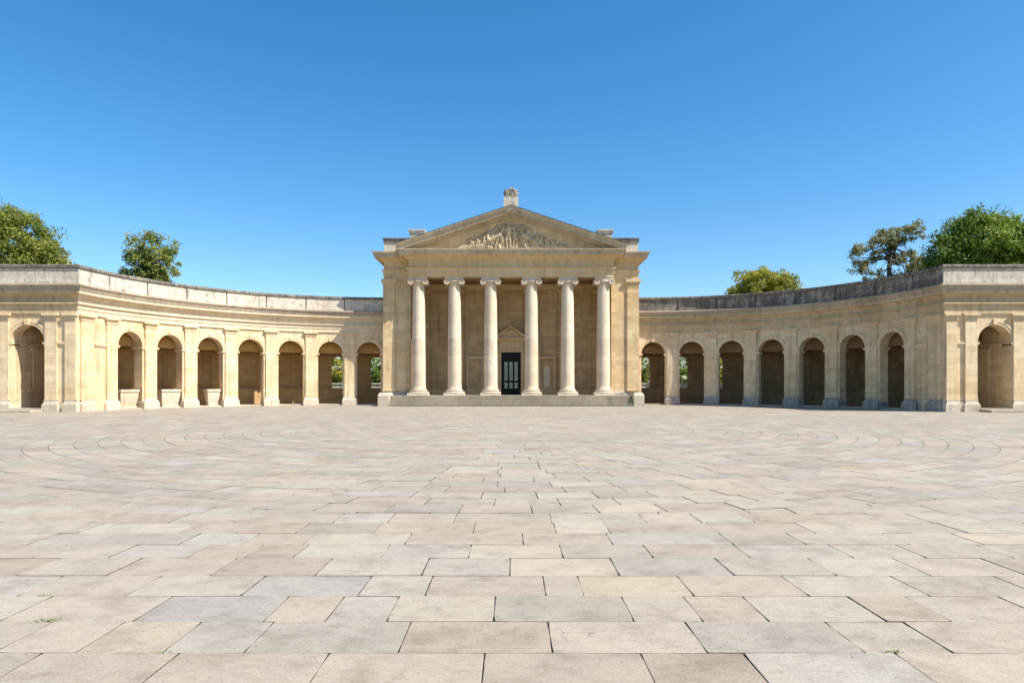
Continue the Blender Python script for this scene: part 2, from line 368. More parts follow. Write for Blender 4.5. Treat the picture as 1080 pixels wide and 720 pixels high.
def pilaster(P, R, sc, w, parent, plinth='plinth', dz=0., base_w=None, n=2, ext=.82, cap_d=.2):
    h = w / 2 / R
    mb = MB(); sbox(mb, P, sc - h, sc + h, -.12, .0, .72, 5.80, n, R)
    p = mb.build('pilaster', M['cream'], parent)
    mb = MB(); e = .03 / R
    for (a, d, z0, z1) in ((.035, -.16, 5.70, 5.76), (.02, -.14, 5.80, 5.90), (.08, -.20, 5.90, 5.97), (.14, -.26, 5.97, 6.095)):
        sbox(mb, P, sc - h - a / R, sc + h + a / R, d, .0, z0, z1, n, R)
    mb.build('capital', M['cream_plain'], p)
    mb = MB(); bw = (base_w or w + .3) / 2 / R
    sbox(mb, P, sc - bw - .04 / R, sc + bw + .04 / R, -.24, ext, .0, .46, n, R)
    sbox(mb, P, sc - bw - .02 / R, sc + bw + .02 / R, -.22, ext - .02, .46, .70, n, R, top=(.12 / R, .09))
    sbox(mb, P, sc - h - .05 / R, sc + h + .05 / R, -.15, .0, .70, .76, n, R)
    mb.build('base', M[plinth], p)
    return p

PL = {-1: 'plinth_pale', 1: 'plinth'}; GA = {-1: 'gallery', 1: 'gallery_shade_toned'}; VA = {-1: 'vault', 1: 'vault_shade_toned'}; CO = {-1: 'cornice_pale', 1: 'cornice'}
def wing(sx, label, group, parapet, win):
    P = lambda s, d: (sx * (CX + (RW + d) * math.sin(s)), CY + (RW + d) * math.cos(s))
    root = empty('arcade_wing', (sx * 20., 53., 0), label, 'arcade', group)
    arches = [(TH0 + PITCH * (k - .5), 1.0, 0., 4.34) for k in range(7)]
    mb = MB(); arcwall(mb, P, -.012, THC, 0., .8, 0., 6.095, arches, RW, u0=3. * (sx + 1)); mb.build('arcade_wall', M['cream'], root)
    for sc, r, _, spr in arches:
        mb = MB(); archivolt(mb, P, sc, r, spr, .26, .06, RW)
        a = mb.build('arch', M['cream_plain'], root)
        mb = MB(); sbox(mb, P, sc - .10 / RW, sc + .10 / RW, -.12, .02, spr + r - .01, spr + r + .30, 1, RW)
        mb.build('keystone', M['cream_plain'], a)
    for k in range(7):
        pilaster(P, RW, TH0 + PITCH * k, .86, root, PL[sx], base_w=1.16)
    pilaster(P, RW, THC - .049, 1.1, root, PL[sx], base_w=1.24, ext=.3)
    # imposts round the piers
    mb = MB()
    edges = [(-.01, arches[0][0] - 1.0 / RW)] + [(arches[k][0] + 1.0 / RW, arches[k + 1][0] - 1.0 / RW) for k in range(6)] + [(arches[6][0] + 1.0 / RW, THC - .1)]
    for a, b in edges:
        e = .05 / RW; mb = MB()
        sbox(mb, P, a - e, b + e, -.06, .86, 4.14, 4.22, 4, RW); sbox(mb, P, a - 2 * e, b + 2 * e, -.10, .9, 4.22, 4.33, 4, RW)
        mb.build('impost', M['cream_plain'], root)
    # entablature and parapet, mitred at the corner
    n1 = (-sx * math.sin(THC), -math.cos(THC)); n2 = (0, -1); k = 1 / (1 + n1[0] * n2[0] + n1[1] * n2[1])
    def stations(a, b, n=60, mitre=True):
        st = []
        for i in range(n + 1):
            s = a + (b - a) * i / n; x, y = P(s, 0); st.append((x, y, -sx * math.sin(s), -math.cos(s)))
        if mitre: x, y = P(THC, 0); st[-1] = (x, y, (n1[0] + n2[0]) * k, (n1[1] + n2[1]) * k)
        return st
    mb = MB(); mb.sweep(stations(-.012, THC), ENT); co = mb.build('cornice', M[CO[sx]], root)
    mb = MB(); mb.sweep(stations(-.012, THC), CYM); mb.build('cymatium', M['cymatium'], co)
    mb = MB()
    cuts = [-.012] + [TH0 + PITCH * i + .026 for i in range(7)] + [THC]
    for i in range(8):
        g = .045 / RW
        mb.sweep(stations(cuts[i] + g, cuts[i + 1] - (g if i < 7 else 0), 10, i == 7), PAR)
    mb.sweep(stations(-.012, THC), [(-.12, 7.9), (.13, 7.93), (.13, 8.84), (-.12, 8.85)])
    par = mb.build('parapet', parapet, root)
    mb = MB(); mb.sweep(stations(-.012, THC), COP); mb.build('coping', M['coping'], par)
    # gallery behind
    def rb(s):
        return 3.2
    mb = MB(); wins = [(c, .48, 1.42, 3.75) for c in win]
    arcwall(mb, P, -.012, 1.32, rb, lambda s: rb(s) + .45, 0., 7.9, wins, RW * 1.18, u0=7.)
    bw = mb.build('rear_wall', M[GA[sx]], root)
    if win:
        for c, r, sill, spr in wins:
            mb = MB(); sbox(mb, P, c - (r + .12) / 19.5, c + (r + .12) / 19.5, rb(c) - .07, rb(c) + .3, sill - .14, sill + .012, 2, RW)
            mb.build('window_sill', M['plinth'], bw)
    mb = MB()
    def band(d0, d1, z0, z1, a=-.012, b=1.318, n=40):
        for i in range(n):
            s, e = a + (b - a) * i / n, a + (b - a) * (i + 1) / n
            q = lambda t, d, z: (*P(t, rb(t) + d), z)
            for f in ([q(s, d0, z0), q(e, d0, z0), q(e, d0, z1), q(s, d0, z1)], [q(s, d0, z1), q(e, d0, z1), q(e, d1, z1), q(s, d1, z1)], [q(s, d0, z0), q(e, d0, z0), q(e, d1, z0), q(s, d1, z0)]):
                mb.face(f)
    band(-.34, .02, .0, 1.30); band(-.40, .02, 1.30, 1.40)
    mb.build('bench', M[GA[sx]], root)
    mb = MB(); band(-.08, .02, 4.16, 4.34)
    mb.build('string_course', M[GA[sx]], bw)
    mb = MB()
    for i in range(8):
        s = TH0 + PITCH * i
        if s < 1.27 and all(abs(s - c) > .05 for c in win):
            h = .36 / 19.5; mb = MB(); sbox(mb, lambda t, d: P(t, rb(t) + d), s - h, s + h, -.07, .02, 1.4, 4.16, 1, RW)
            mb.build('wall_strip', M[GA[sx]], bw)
    mb = MB()   # barrel vault, roof slab
    NV = 12
    for i in range(48):
        s, e = -.012 + (THC - .04) * i / 48, -.012 + (THC - .04) * (i + 1) / 48
        q = lambda t, f: (*P(t, .79 + (rb(t) - .78) * (.5 - .5 * math.cos(PI * f))), 4.40 + 1.5 * math.sin(PI * f))
        for j in range(NV):
            mb.face([q(s, j / NV), q(e, j / NV), q(e, (j + 1) / NV), q(s, (j + 1) / NV)], None, True)
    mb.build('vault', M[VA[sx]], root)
    for i in range(7):   # transverse ribs
        s = TH0 + PITCH * i; h = .24 / 18; mb = MB(); q = lambda t, f, o: (*P(t, .79 + (rb(t) - .78) * (.5 - (.5 - o * .1) * math.cos(PI * f))), 4.38 + (1.5 - o * .16) * math.sin(PI * f) - .16 * o * 0)
        for j in range(NV):
            f, g = j / NV, (j + 1) / NV
            mb.face([q(s - h, f, 1), q(s + h, f, 1), q(s + h, g, 1), q(s - h, g, 1)], None, True)
            for e in (s - h, s + h): mb.face([q(e, f, 0), q(e, g, 0), q(e, g, 1), q(e, f, 1)])
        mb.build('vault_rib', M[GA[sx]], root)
    mb = MB(); band(-3.1, .5, 7.86, 7.92, b=THC - .01); mb.build('roof', M['lead'], root)
    mb = MB(); n = 30
    for i in range(n):
        s, e = -.012 + THC * i / n, -.012 + THC * (i + 1) / n
        q = lambda t, d, z: (*P(t, d), z)
        mb.face([q(s, .02, .10), q(e, .02, .10), q(e, 4.0, .10), q(s, 4.0, .10)]); mb.face([q(s, .02, 0), q(e, .02, 0), q(e, .02, .10), q(s, .02, .10)])
    mb.build('gallery_floor', M['step'], root)
    return root

def pavilion(sx, label, group, parapet):
    P = lambda s, d: (sx * (XC + s), 42.4 + d)
    W = 6.12
    root = empty('end_pavilion', (sx * 30., 44., 0), label, 'pavilion', group)
    ar = (3.06, 1.04, 0., 4.38)
    mb = MB(); arcwall(mb, P, .0, W, 0., .8, 0., 6.095, [ar], 1., ds=1., u0=1.3)
    # outer side wall, inner passage wall and back
    X1, X2 = XC + W, XC + 4.12
    a, b = sorted((sx * X2, sx * X1)); mb.box(a, b, 43.2, 50.5, 0., 7.9, skip='b')
    mb.build('front_wall', M['cream'], root)
    mb = MB(); archivolt(mb, P, ar[0], ar[1], ar[3], .28, .06); a = mb.build('arch', M['cream_plain'], root)
    mb = MB(); sbox(mb, P, ar[0] - .13, ar[0] + .13, -.14, .02, 5.40, 5.76, 1); mb.build('keystone', M['cream_plain'], a)
    for s0, s1, bw in ((.02, .69, .8), (1.19, 1.94, .9), (4.18, 4.93, .9), (5.43, 6.10, .8)):
        pilaster(P, 1., (s0 + s1) / 2, s1 - s0, root, PL[-1], base_w=bw, n=1, ext=.3 if bw < .85 else .78)
    for a, b in ((0.02, 2.02), (4.10, W - .02)):
        mb = MB(); sbox(mb, P, a, b + .05 if a < 1 else b, -.06, .84, 4.14, 4.22, 1); sbox(mb, P, a - .02, b + .08 if a < 1 else b, -.10, .86, 4.22, 4.33, 1)
        mb.build('impost', M['cream_plain'], root)
    for a, b in ((.6, 1.3), (4.8, 5.5)):
        mb = MB(); sbox(mb, P, a, b, -.10, .2, 0., .60, 1); mb.build('plinth', M['plinth_pale'], root)
    n1 = (-sx * math.sin(THC), -math.cos(THC)); k = 1 / (1 + -n1[1] * 1.)
    st = [(sx * XC, 42.4, n1[0] * k, (n1[1] - 1) * k), (sx * (XC + W * .5), 42.4, 0, -1), (sx * X1, 42.4, sx, -1), (sx * X1, 46.5, sx, 0), (sx * X1, 50.5, sx, 0)]
    mb = MB(); mb.sweep(st, ENT); co = mb.build('cornice', M['cornice'], root)
    mb = MB(); mb.sweep(st, CYM); mb.build('cymatium', M['cymatium'], co)
    mb = MB(); mb.sweep(st, PAR); par = mb.build('parapet', parapet, root)
    mb = MB(); mb.sweep(st, COP); mb.build('coping', M['coping'], par)
    mb = MB(); a, b = sorted((sx * (XC + .1), sx * X1)); mb.box(a, b, 42.5, 50.5, 7.84, 7.93); mb.build('roof', M['lead'], root)
    mb = MB(); a, b = sorted((sx * (XC + .9), sx * (X2 + .05))); mb.box(a, b, 43.19, 44.6, 5.9, 6.0); mb.build('ceiling', M['cream'], root)
    mb = MB(); xs = sorted((sx * (XC + 2.6), sx * (X2 + .02))); mb.box(xs[0], xs[1], 46.55, 47.0, 0., 7.8); mb.build('end_wall', M['cream'], root)
    # blind panel on the passage wall
    mb = MB(); xs = sorted((sx * (X2 - .05), sx * (X2 + .02)))
    mb.box(xs[0], xs[1], 44.35, 45.6, 1.40, 3.9)
    xs = sorted((sx * (X2 - .09), sx * (X2 + .02))); mb.box(xs[0], xs[1], 44.2, 45.75, 3.9, 4.05)
    mb.box(xs[0], xs[1], 43.9, 46.5, 1.25, 1.40); mb.box(xs[0], xs[1], 43.25, 46.5, 4.2, 4.34)
    mb.build('wall_panel', M['cream_plain'], root)
    mb = MB()   # two low steps before the arch
    sbox(mb, P, 1.95, 4.7, -1.35, -.30, 0., .15, 1); mb.build('step', M['step'], root)
    mb = MB(); sbox(mb, P, 2.05, 4.08, -.28, .7, 0., .22, 1); mb.build('step', M['step'], root)
    return root

wing(-1, 'sunlit cream curved arcade of seven arches under a pale parapet', 'curved arcade wings', M['parapet_pale'], [.075, .248])
wing(1, 'shaded tan curved arcade of seven arches under a dark lichen-stained parapet', 'curved arcade wings', M['parapet_dark'], [.07, .235, .387])
pavilion(-1, 'arched end pavilion joined to the sunlit cream arcade', 'arcade end pavilions', M['parapet_pale'])
pavilion(1, 'arched end pavilion joined to the shaded tan arcade', 'arcade end pavilions', M['parapet_pale'])


# stone troughs standing in three sunlit arches
P = lambda s, d: (-(CX + (RW + d) * math.sin(s)), CY + (RW + d) * math.cos(s))
for th, w, lab in ((1.245, 1.5, 'pale stone trough in the arch closest to the end pavilion'), (1.045, 1.5, 'pale stone trough in the second arch from the sunlit end pavilion'), (.843, 1.0, 'narrowest pale stone trough, in the third arch from the sunlit end pavilion')):
    x, y = P(th, .4); t = empty('stone_trough', (x, y, 0), lab, 'trough', 'stone troughs in the sunlit arches'); h = w / 2 / RW
    mb = MB()
    for k in range(4):
        z0, z1 = .24 + .24 * k, .48 + .24 * k; i0, i1 = [(.16, .10, .06, .03, .02)[q] for q in (k, k + 1)]
        q = lambda a, d, z, ins: (*P(a + (ins / RW if a < th else -ins / RW), d + (ins if d < .4 else -ins)), z)
        A = [(th - h, .12), (th + h, .12), (th + h, .72), (th - h, .72)]
        for j in range(4):
            (a0, d0), (a1, d1) = A[j], A[(j + 1) % 4]
            mb.face([q(a0, d0, z0, i0), q(a1, d1, z0, i0), q(a1, d1, z1, i1), q(a0, d0, z1, i1)])
    mb.build('trough_body', M['column'], t)
    mb = MB(); sbox(mb, P, th - h - .02 / RW, th + h + .02 / RW, .08, .76, 1.20, 1.36, 1, RW); mb.build('rim', M['column'], t)
    mb = MB(); sbox(mb, P, th - h + .12 / RW, th + h - .12 / RW, .2, .66, .10, .24, 1, RW); mb.build('foot', M['plinth_pale'], t)

# ------------------------------------------------------------------ temple
temple = empty('temple_building', (0, 60, 0), 'limestone temple with six ionic columns and carved pediment at the centre of the square', 'building')
def part(mb, name, mat, parent=None): return mb.build(name, M[mat], parent or temple)

HB, YB, HE, YE = 10.53, 56.6, 8.31, 55.4
mb = MB()
for i in range(5):
    mb.box(-9.70, 9.70, 54.16 + .24 * i, 60., .168 * i, .168 * (i + 1) - .045, skip='k')
    mb.box(-9.72, 9.72, 54.1 + .24 * i, 60., .168 * (i + 1) - .045, .168 * (i + 1), skip='k')
part(mb, 'steps', 'step')
for sx in (-1, 1):
    mb = MB(); a, b = sorted((sx * 9.72, sx * 10.56))
    mb.box(a, b, 54.05, 56.6, 0, .84); mb.frustum((a, b, 54.05, 56.6, .84), (a + .1, b - .1, 54.25, 56.6, 1.08)); part(mb, 'cheek_block', 'step')
    mb = MB(); a, b = sorted((sx * 8.3, sx * HB)); mb.box(a, b, YB, 66, 0, 10.5); pier = part(mb, 'side_wall', 'stone')
    mb = MB(); a, b = sorted((sx * 8.2, sx * (HB + .12))); mb.box(a, b, YB - .12, 66, 0, 1.02); mb.frustum((a, b, YB - .12, 66, 1.02), (a + .1, b - .1, YB - .02, 66, 1.2))
    part(mb, 'plinth', 'plinth', pier)
    mb = MB(); a, b = sorted((sx * 9.62, sx * (HB + .06))); mb.box(a, b, YB - .13, YB + .9, 1.2, 9.98); p = part(mb, 'pilaster', 'stone')
    mb = MB()
    for e, z0, z1 in ((.03, 9.78, 9.84), (.02, 9.98, 10.08), (.08, 10.08, 10.2), (.14, 10.2, 10.44)):
        mb.box(a - e, b + e, YB - .13 - e, YB + .9 + e, z0, z1)
    part(mb, 'capital', 'stone_plain', p)
    mb = MB(); mb.box(a - .05, b + .05, YB - .18, YB + .95, 1.19, 1.34); part(mb, 'base', 'stone_plain', p)
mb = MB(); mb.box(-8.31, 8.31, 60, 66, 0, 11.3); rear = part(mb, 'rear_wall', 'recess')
COLX = [-7.62, -4.66, -1.68, 1.68, 4.66, 7.62]; YCOL = 55.98
for x in COLX:
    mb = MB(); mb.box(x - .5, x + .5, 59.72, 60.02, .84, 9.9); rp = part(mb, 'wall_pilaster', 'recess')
    mb = MB()
    mb.box(x - .54, x + .54, 59.68, 60.02, 9.72, 9.9); mb.box(x - .62, x + .62, 59.6, 60.02, 9.9, 10.06); part(mb, 'capital', 'stone_plain', rp)
    mb = MB(); mb.box(x - .58, x + .58, 59.64, 60.02, .85, 1.12); part(mb, 'base', 'stone_plain', rp)
mb = MB(); mb.box(-8.29, 8.29, 59.78, 60.02, 10.06, 10.34); mb.box(-8.28, 8.28, 59.7, 60.02, 10.34, 10.5)
part(mb, 'moulding', 'stone_plain', rear)
mb = MB(); mb.box(-8.29, 8.29, 59.88, 60.02, .84, 1.25); part(mb, 'skirting', 'stone_plain', rear)
mb = MB(); mb.box(-8.29, 8.29, 55.42, 56.55, 10.45, 11.6); mb.box(-8.28, 8.28, 56.5, 60.05, 10.9, 11.6)
for x in COLX: mb.box(x - .35, x + .35, 56.56, 59.6, 10.52, 10.89)
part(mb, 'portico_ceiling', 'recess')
# entablature breaking forward over the portico
path = [(-HB, 66), (-HB, YB), (-HE, YB), (-HE, YE), (HE, YE), (HE, YB), (HB, YB), (HB, 66)]
st = []
for i, (x, y) in enumerate(path):
    ns = []
    for a, b in ((i - 1, i), (i, i + 1)):
        if 0 <= a and b < len(path):
            dx, dy = path[b][0] - path[a][0], path[b][1] - path[a][1]; L = math.hypot(dx, dy); ns.append((dy / L, -dx / L))
    n1, n2 = ns[0], ns[-1]; k = 1 / (1 + n1[0] * n2[0] + n1[1] * n2[1]); st.append((x, y, (n1[0] + n2[0]) * k, (n1[1] + n2[1]) * k))
TENT = [(-.2, 10.449), (.01, 10.45), (.01, 10.74), (.07, 10.76), (.07, 11.04), (.12, 11.06), (.20, 11.12), (.20, 11.2), (.02, 11.22), (.02, 11.82), (.08, 11.84), (.14, 11.93), (.24, 11.96), (.30, 12.04), (.32, 12.10), (.68, 12.13), (.70, 12.15)]
TENT2 = [(.70, 12.15), (.70, 12.32), (.74, 12.34), (.76, 12.40), (.82, 12.50), (.88, 12.54), (.88, 12.60), (.2, 12.63), (-.4, 12.64)]
mb = MB(); mb.sweep(st, TENT, caps=False); ent = part(mb, 'entablature', 'stone_plain')
mb = MB(); mb.sweep(st, TENT2, caps=False); part(mb, 'cornice', 'rake', ent)
# pediment
ZA, XE, ZE = 16.04, 9.24, 12.98
zt = lambda x: ZA - (ZA - ZE) * abs(x) / XE
mb = MB(); mb.face([(-8.9, 55.86, 12.55), (8.9, 55.86, 12.55), (0, 55.86, 15.6)]); ped = part(mb, 'tympanum', 'stone')
RP = [(56.3, 0), (54.92, 0), (54.92, -.08), (54.98, -.12), (55.05, -.26), (55.10, -.30), (55.10, -.50), (55.14, -.52), (55.52, -.52), (55.55, -.60), (55.66, -.64), (55.70, -.74), (55.87, -.78), (56.3, -.78)]
for sx in (-1, 1):
    mb = MB()
    for k in range(len(RP)):
        (y0, h0), (y1, h1) = RP[k], RP[(k + 1) % len(RP)]
        N = 6
        for i in range(N):
            xa, xb = sx * XE * i / N, sx * XE * (i + 1) / N
            mb.face([(xa, y0, zt(xa) + h0), (xb, y0, zt(xb) + h0), (xb, y1, zt(xb) + h1), (xa, y1, zt(xa) + h1)],
                    [(abs(xa), y0 + h0), (abs(xb), y0 + h0), (abs(xb), y1 + h1), (abs(xa), y1 + h1)])
    mb.face([(sx * XE, y, ZE + h) for y, h in RP])
    part(mb, 'raking_cornice', 'rake')
mb = MB(); mb.extrude([(-9.28, 12.64), (9.28, 12.64), (9.28, 13.0), (0, 16.09), (-9.28, 13.0)], 'y', 55.95, 66)
for sx in (-1, 1):
    a, b = sorted((0, sx))
    mb.face([(0, 54.90, 16.09), (sx * 9.28, 54.90, 13.005), (sx * 9.28, 55.95, 13.005), (0, 55.95, 16.09)])
    mb.face([(0, 54.90, 16.043), (sx * 9.28, 54.90, 12.965), (sx * 9.28, 54.90, 13.005), (0, 54.90, 16.09)])
part(mb, 'roof', 'lead')
for sx in (-1, 1):
    mb = MB(); a, b = sorted((sx * 6.6, sx * 10.58)); mb.box(a, b, 56.85, 65.5, 12.6, 13.55); at = part(mb, 'attic', 'parapet_pale')
    mb = MB(); mb.box(a - .06, b + .06, 56.77, 65.6, 13.55, 13.86); mb.box(a - .1, b + .1, 56.72, 65.6, 13.80, 13.90); part(mb, 'coping', 'coping', at)
    mb = MB(); a, b = sorted((sx * 7.32, sx * 8.5)); mb.box(a, b, 57.3, 58.6, 13.86, 14.45); mb.box(a - .06, b + .06, 57.22, 58.7, 14.45, 14.60); mb.box(a - .1, b + .1, 57.18, 58.74, 14.6, 14.74)
    part(mb, 'attic_block', 'parapet_pale', at)

# columns: one with base and capital, copied
COLX = [x * .993 for x in COLX]; cx = COLX[0]
mb = MB(); prof = []
for i in range(25):
    t = i / 24; z = .84 + .50 + t * (9.95 - 1.34)
    prof.append((.565 - .085 * (t ** 1.6), z))
prof = [(.62, 1.30), (.62, 1.335), (.585, 1.37)] + prof[1:] + [(.50, 9.97), (.50, 10.03)]
mb.lathe(prof, 48, (cx, YCOL, 0)); col = part(mb, 'column', 'column')
mb = MB(); mb.box(cx - .84, cx + .84, YCOL - .84, YCOL + .84, .84, 1.02)
b = [(.80, 1.02), (.83, 1.05), (.835, 1.09), (.80, 1.14), (.70, 1.15), (.67, 1.18), (.67, 1.21), (.71, 1.22)] + [(.68 + .045 * math.sin(PI * k / 5), 1.22 + .09 * k / 5) for k in range(6)]
mb.lathe(b, 48, (cx, YCOL, 0)); part(mb, 'base', 'column', col)
mb = MB()
mb.lathe([(.50, 10.0), (.60, 10.06), (.64, 10.13), (.60, 10.2)], 40, (cx, YCOL, 0))
mb.box(cx - .74, cx + .74, YCOL - .56, YCOL + .56, 10.34, 10.449)
mb.box(cx - .70, cx + .70, YCOL - .53, YCOL + .53, 10.30, 10.345)
for sx in (-1, 1):
    v = []
    for y, r in ((-.56, .06), (-.60, .07), (-.60, .10), (-.575, .115), (-.575, .15), (-.60, .165), (-.60, .24), (-.585, .255), (-.50, .255), (-.3, .20), (-.06, .17), (-.04, .19), (.04, .19), (.06, .17), (.3, .20), (.50, .255), (.585, .255), (.6, .24), (.6, .08), (.56, .06)):
        v.append((r, y))
    mb.lathe(v, 28, (cx + sx * .60, YCOL, 10.08), 'y')
    mb.extrude([(cx + sx * .0, 10.18), (cx + sx * .6, 10.16), (cx + sx * .6, 10.335), (cx, 10.335)], 'y', YCOL - .545, YCOL + .545)
part(mb, 'capital', 'column', col)
for x in COLX[1:]: dup(col, temple, (x - cx, 0, 0))

# (the pediment stands over the columns)
# doorway
YD = 60.
mb = MB()
for sx in (-1, 1):
    a, b = sorted((sx * .86, sx * 1.16)); mb.box(a, b, YD - .22, YD + .02, .84, 4.56)
    a, b = sorted((sx * .86, sx * .93)); mb.box(a, b, YD - .18, YD - .02, .845, 4.5)
mb.box(-1.16, 1.16, YD - .225, YD + .02, 4.56, 4.86); mb.box(-1.1, 1.1, YD - .16, YD + .02, 4.86, 5.55)
mb.box(-1.32, 1.32, YD - .42, YD + .02, 5.55, 5.68); mb.box(-1.42, 1.42, YD - .50, YD + .02, 5.68, 5.80)
dw = part(mb, 'doorway', 'stone_plain')
mb = MB()
mb.extrude([(-1.3, 5.80), (1.3, 5.80), (0, 6.62)], 'y', YD - .25, YD + .01)
for sx in (-1, 1):
    mb.extrude([(sx * 1.46, 5.80), (sx * 1.46, 5.90), (0, 6.86), (0, 6.68), (sx * 1.2, 5.801)], 'y', YD - .52, YD + .012)
part(mb, 'door_pediment', 'stone_plain', dw)
mb = MB(); mb.box(-.87, .87, YD - .09, YD + .0, .85, 4.56)
for x0, x1, z0, z1 in ((-.86, -.74, .86, 4.55), (.74, .86, .86, 4.55), (-.73, .73, 3.95, 4.55), (-.73, .73, .86, 1.38), (-.73, .73, 1.92, 2.06), (-.73, .73, 3.72, 3.96)):
    mb.box(x0, x1, YD - .13, YD - .085, z0, z1)
for x in (-.66, -.22, .22, .66): mb.box(x - .085, x + .085, YD - .135, YD - .083, 1.38, 3.72)
door = part(mb, 'door', 'door')
for x in (-.44, 0., .44):
    for z0, z1 in ((1.40, 1.90), (2.08, 3.70)):
        mb = MB(); mb.box(x - .135, x + .135, YD - .106, YD - .093, z0, z1); part(mb, 'pane', 'glass', door)
mb = MB()
for x in (-.44, 0., .44):
    for z in (2.35, 2.62, 2.89, 3.16, 3.43, 1.65): mb.box(x - .136, x + .136, YD - .125, YD - .107, z - .014, z + .014)
    mb.box(x - .014, x + .014, YD - .127, YD - .107, 1.4, 3.7)
    for z in (2.48, 2.75, 3.02, 3.3): mb.lathe([(.05, -.118), (.075, -.12), (.075, -.108), (.05, -.108)], 10, (x, YD, z), 'y', False)
part(mb, 'glazing_bar', 'iron', door)
mb = MB(); mb.box(.01, .05, YD - .2, YD - .13, 1.95, 2.15); part(mb, 'handle', 'iron', door)
# framed blind panels either side
for sx in (-1, 1):
    mb = MB(); c = sx * 3.15
    for a, b, z0, z1, p in ((-.72, -.58, 1.25, 4.0, .2), (.58, .72, 1.25, 4.0, .2), (-.76, .76, 4.0, 4.2, .26), (-.72, .72, 1.26, 1.4, .22)):
        mb.box(c + a, c + b, YD - p, YD + .02, z0, z1)
    pn = part(mb, 'wall_panel', 'stone_plain')
    if sx > 0:
        mb = MB(); poly = [(c - .28, 1.5), (c + .28, 1.5), (c + .28, 3.1)] + [(c + .28 * math.cos(t * PI / 10), 3.1 + .28 * math.sin(t * PI / 10)) for t in range(1, 10)] + [(c - .28, 3.1)]
        mb.extrude(poly, 'y', YD - .08, YD + .02); part(mb, 'tablet', 'column', pn)

# carved relief in the tympanum: bodies as a height field
caps = []
def C(x0, z0, x1, z1, r0, r1=None, h=1.): caps.append((x0, z0, x1, z1, r0, r0 if r1 is None else r1, h))
rr = random.Random(5)
def standing(x, zb, H, h=1., lean=0.):
    k = H / 1.8; hd = zb + 1.68 * k; hx = x + lean
    C(hx, hd, hx, hd + .02, .11 * k, h=h * 1.15)
    C(x + lean * .8, zb + 1.40 * k, x + lean * .4, zb + .95 * k, .19 * k, .15 * k, h)
    for s in (-1, 1):
        C(x + s * .08 * k, zb + .92 * k, x + s * (.1 + .08 * rr.random()) * k, zb + .48 * k, .12 * k, .09 * k, h); C(x + s * .14 * k, zb + .48 * k, x + s * .12 * k, zb + .02, .08 * k, .06 * k, h * .9)
        ex, ez = x + lean + s * (.32 + .12 * rr.random()) * k, zb + (1.05 + .35 * rr.random()) * k
        C(x + lean * .8 + s * .18 * k, zb + 1.38 * k, ex, ez, .07 * k, .06 * k, h); C(ex, ez, ex + rr.uniform(-.25, .25) * k, ez + rr.uniform(-.3, .3) * k, .06 * k, .045 * k, h * 1.1)
    for _ in range(3): C(x + rr.uniform(-.2, .2) * k, zb + .9 * k, x + rr.uniform(-.28, .28) * k, zb + .05, .05 * k, .07 * k, h * .8)
def reclining(x, zb, L, d, h=1.):
    k = L / 1.8
    C(x, zb + .16 * k, x + d * .5 * k, zb + .42 * k, .18 * k, .17 * k, h); C(x + d * .62 * k, zb + .72 * k, x + d * .63 * k, zb + .73 * k, .12 * k, h=h * 1.2)
    C(x, zb + .16 * k, x - d * .45 * k, zb + .34 * k, .13 * k, .1 * k, h); C(x - d * .45 * k, zb + .34 * k, x - d * .85 * k, zb + .08 * k, .09 * k, .06 * k, h)
    C(x + d * .5 * k, zb + .45 * k, x + d * .75 * k, zb + .2 * k, .07 * k, .06 * k, h); C(x + d * .45 * k, zb + .45 * k, x + d * .15 * k, zb + .55 * k, .06 * k, .05 * k, h * 1.1)
ZB = 12.66
for m, ox in ((1, -1.2), (-1, 1.3)):
    q = lambda x, z, x1, z1, a, b, h=1.2: C(ox + m * x * .85, ZB + (z - ZB) * .9, ox + m * x1 * .85, ZB + (z1 - ZB) * .9, a * .5, b * .5, h * .9)
    q(-.55, 13.45, .35, 13.95, .34, .36); q(.35, 14.0, .72, 14.55, .25, .15); q(.72, 14.58, .98, 14.38, .13, .08); q(.45, 13.9, .95, 13.75, .12, .08); q(.95, 13.75, .85, 13.4, .07, .05)
    q(.3, 13.8, .75, 13.3, .12, .07); q(-.6, 13.4, -.35, 12.95, .17, .09); q(-.35, 12.95, -.5, ZB, .08, .06); q(-.7, 13.4, -.8, 12.9, .15, .09); q(-.8, 12.9, -.65, ZB, .08, .06); q(-.85, 13.5, -1.15, 13.0, .09, .04)
for x, L, d in ((-4.15, .95, 1), (-3.45, 1.2, 1), (-2.75, 1.35, 1), (4.5, .9, -1), (3.8, 1.15, -1), (3.05, 1.35, -1), (2.35, 1.3, -1)): reclining(x, ZB, L, d)
for x, H in ((-2.2, 1.25), (-1.85, 1.45), (-1.2, .95), (-.7, 1.25), (.35, 1.75), (.95, 1.1), (1.75, 1.0), (2.0, 1.2)): standing(x, ZB, H, lean=rr.uniform(-.12, .12))
standing(-.2, ZB + .15, 2.0, 1.2)
env = lambda x: float(np.interp(x, [-4.6, -3.6, -2.75, -1.45, 0, 1.0, 1.6, 2.1, 3.1, 4.9], [.1, .6, 1.15, 1.9, 2.2, 2.15, 2.0, 1.3, .9, .3]))
for _ in range(150):
    x = rr.uniform(-4.3, 4.7); e = env(x); z = ZB + rr.uniform(0, 1) ** .8 * e * .93
    C(x, z, x + rr.uniform(-.22, .22), max(ZB, z - rr.uniform(.1, .45)), rr.uniform(.05, .10), rr.uniform(.04, .09), rr.uniform(.8, 1.5))
for x, H in ((-3.1, .95), (-2.65, 1.05), (2.35, 1.15), (2.85, .95), (3.5, .8)): standing(x, ZB, H, 1.1, rr.uniform(-.25, .25))
